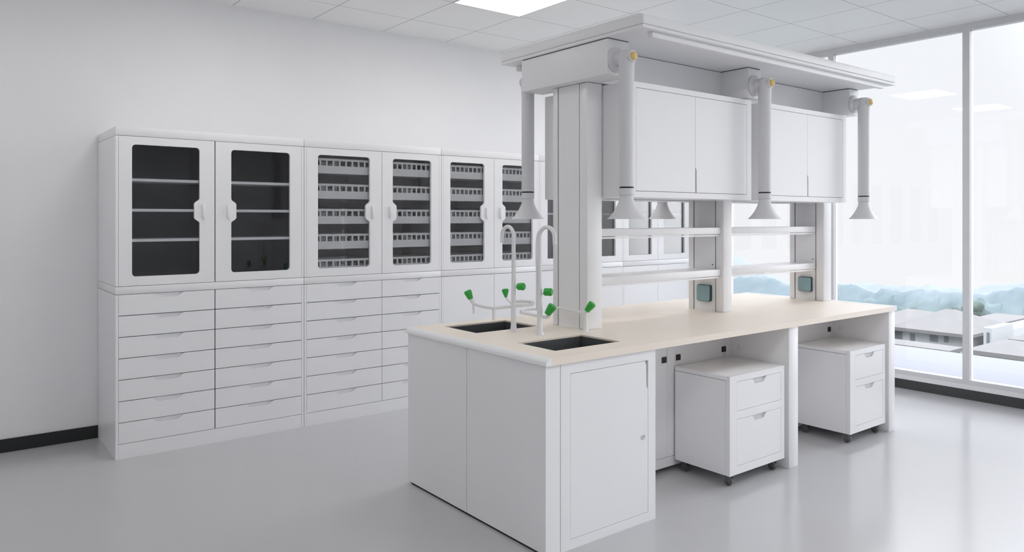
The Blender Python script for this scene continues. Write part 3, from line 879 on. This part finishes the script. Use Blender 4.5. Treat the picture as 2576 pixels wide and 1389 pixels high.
quad_house('house', 118, 10, 2558, 2600, 862, 905, 'pale house cut by the right edge of the photo', M['h_wall'], ('hip', 1.3), [w7(2140, 2168, 905, 1045)], ovh=.8, base=GZ - 1)
quad_house('house', 190, 20, 2430, 2500, 812, 830, 'distant white house row behind the narrow tall house', M['h_wall'], ('flat', 1), [], base=GZ - 8)

def field(name, m, X0, X1, y0, y1, f, nx, ny):
    bm = bmesh.new()
    g = [[bm.verts.new((X0 + (X1 - X0) * i / nx, y0 + (y1 - y0) * j / ny, 0)) for j in range(ny + 1)] for i in range(nx + 1)]
    for r in g:
        for v in r: v.co.z = f(v.co.x, v.co.y)
    for i in range(nx):
        for j in range(ny):
            bm.faces.new([g[i][j], g[i + 1][j], g[i + 1][j + 1], g[i][j + 1]])
    return finish(name, bm, m, smooth=80)
from mathutils import noise as mn
def ns(x, y, s, o=0): return mn.fractal(Vector((x / s, y / s, o)), 1.0, 2.0, 4)
def hill_mat(name, c1, c2, scale):
    m = mat(name, c1, 0.95, spec=0.05, noise=0.01)
    nt = m.node_tree
    n = [x for x in nt.nodes if x.type == 'TEX_NOISE'][0]; n.inputs['Scale'].default_value = scale; n.inputs['Detail'].default_value = 6
    r = [x for x in nt.nodes if x.type == 'VALTORGB'][0]
    r.color_ramp.elements[0].color = (*c1, 1); r.color_ramp.elements[1].color = (*c2, 1)
    r.color_ramp.elements[0].position = .42; r.color_ramp.elements[1].position = .62
    return m
HM = [hill_mat('hazed_valley_fields', (0.100, 0.125, 0.125), (0.180, 0.190, 0.185), .02),  # aerial haze is put into these colours, paler with distance
      hill_mat('hazed_near_woodland', (0.064, 0.088, 0.088), (0.092, 0.114, 0.112), .10),
      hill_mat('hazed_mid_woodland', (0.078, 0.104, 0.110), (0.100, 0.126, 0.130), .08),
      hill_mat('hazed_blue_woodland', (0.088, 0.112, 0.122), (0.106, 0.130, 0.138), .06),
      hill_mat('hazed_far_woodland', (0.128, 0.148, 0.156), (0.143, 0.161, 0.168), .02)]
def ramp(x, a, b):
    k = min(1, max(0, (x - a) / (b - a))); return k * k * (3 - 2 * k)
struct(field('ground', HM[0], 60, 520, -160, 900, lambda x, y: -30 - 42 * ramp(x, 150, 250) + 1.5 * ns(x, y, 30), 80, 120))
def ridge(X, prof, bumps, zbase, depth, sz=9):
    """wooded ridge at distance X, prof = list of (px, py) of its crest as seen from the room."""
    P = sorted([(onx(px, py, X).y, onx(px, py, X).z) for px, py in prof])
    def crest(y):
        if y <= P[0][0]: return P[0][1]
        for (a, za), (b, zb) in zip(P, P[1:]):
            if y <= b:
                return za + (zb - za) * ramp(y, a, b)
        return P[-1][1]
    def f(x, y):
        k = max(0.0, 1 - abs(x - X) / depth)
        yy = y * X / x
        lump = abs(ns(x, y, sz, X)) * 1.6 - .5
        return zbase + (crest(yy) - zbase) * (k ** .7) + bumps * lump * (0.3 + k)
    return f
def belt(m, X, prof, bumps, depth, sz, zb, n):
    ys = [onx(p, q, X).y for p, q in (prof[0], prof[-1])]
    struct(field('hill', m, X - depth, X + depth, min(ys), max(ys), ridge(X, prof, bumps, zb, depth, sz), 26, n))
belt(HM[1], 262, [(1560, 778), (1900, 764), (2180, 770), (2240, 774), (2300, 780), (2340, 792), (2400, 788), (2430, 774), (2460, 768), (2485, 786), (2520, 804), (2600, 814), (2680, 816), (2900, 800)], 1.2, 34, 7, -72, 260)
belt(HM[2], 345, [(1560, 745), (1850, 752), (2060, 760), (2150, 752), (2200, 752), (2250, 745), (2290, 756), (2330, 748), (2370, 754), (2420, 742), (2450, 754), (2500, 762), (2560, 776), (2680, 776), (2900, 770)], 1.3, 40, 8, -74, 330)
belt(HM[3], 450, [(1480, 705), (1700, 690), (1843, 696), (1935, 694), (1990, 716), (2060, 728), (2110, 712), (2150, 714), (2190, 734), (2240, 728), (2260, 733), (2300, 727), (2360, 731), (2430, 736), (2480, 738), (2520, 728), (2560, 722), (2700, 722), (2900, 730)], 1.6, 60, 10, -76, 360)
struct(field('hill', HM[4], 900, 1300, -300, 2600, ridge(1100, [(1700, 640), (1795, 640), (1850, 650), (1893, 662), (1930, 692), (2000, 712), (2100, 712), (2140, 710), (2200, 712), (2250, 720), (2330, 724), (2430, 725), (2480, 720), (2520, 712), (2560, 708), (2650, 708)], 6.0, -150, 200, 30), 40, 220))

# trees near the houses
tree_m = hill_mat('soft_green_foliage', (0.06, 0.08, 0.07), (0.095, 0.115, 0.105), .25)
def tree(px, py, X, r, label):
    c = onx(px, py, X)
    t = thing('tree', label, 'tree', (c.x, c.y, GZ - 3), 'round trees between the houses and the hills')
    def crown(b):
        for k in range(9):
            a = random.uniform(0, 6.28); q = random.uniform(0, .6) * r
            o = Vector((c.x + q * math.cos(a), c.y + q * math.sin(a), c.z + random.uniform(-.5, .4) * r))
            m4 = Matrix.Translation(o)
            s = bmesh.ops.create_icosphere(b, subdivisions=3, radius=r * random.uniform(.5, .7), matrix=m4)
            for v in s['verts']:
                d = (v.co - o).normalized()
                v.co += d * r * .16 * ns(v.co.x * 4, v.co.y * 4 + v.co.z * 4, r * 2.2, k)
    obj('crown', crown, tree_m, t, smooth=80)
    obj('trunk', lambda b: tube(b, [(c.x, c.y, GZ - 3), (c.x, c.y, c.z)], [r * .1, r * .06], seg=10), M['h_stone'], t)
tree(2402, 788, 230, 2.2, 'round green tree standing above the wide house roof, left of the mullion')
tree(2452, 782, 260, 3.4, 'pale green tree beyond the houses, just right of the mullion')
tree(2384, 796, 215, 1.3, 'small green tree peeping over the ridge of the wide house')
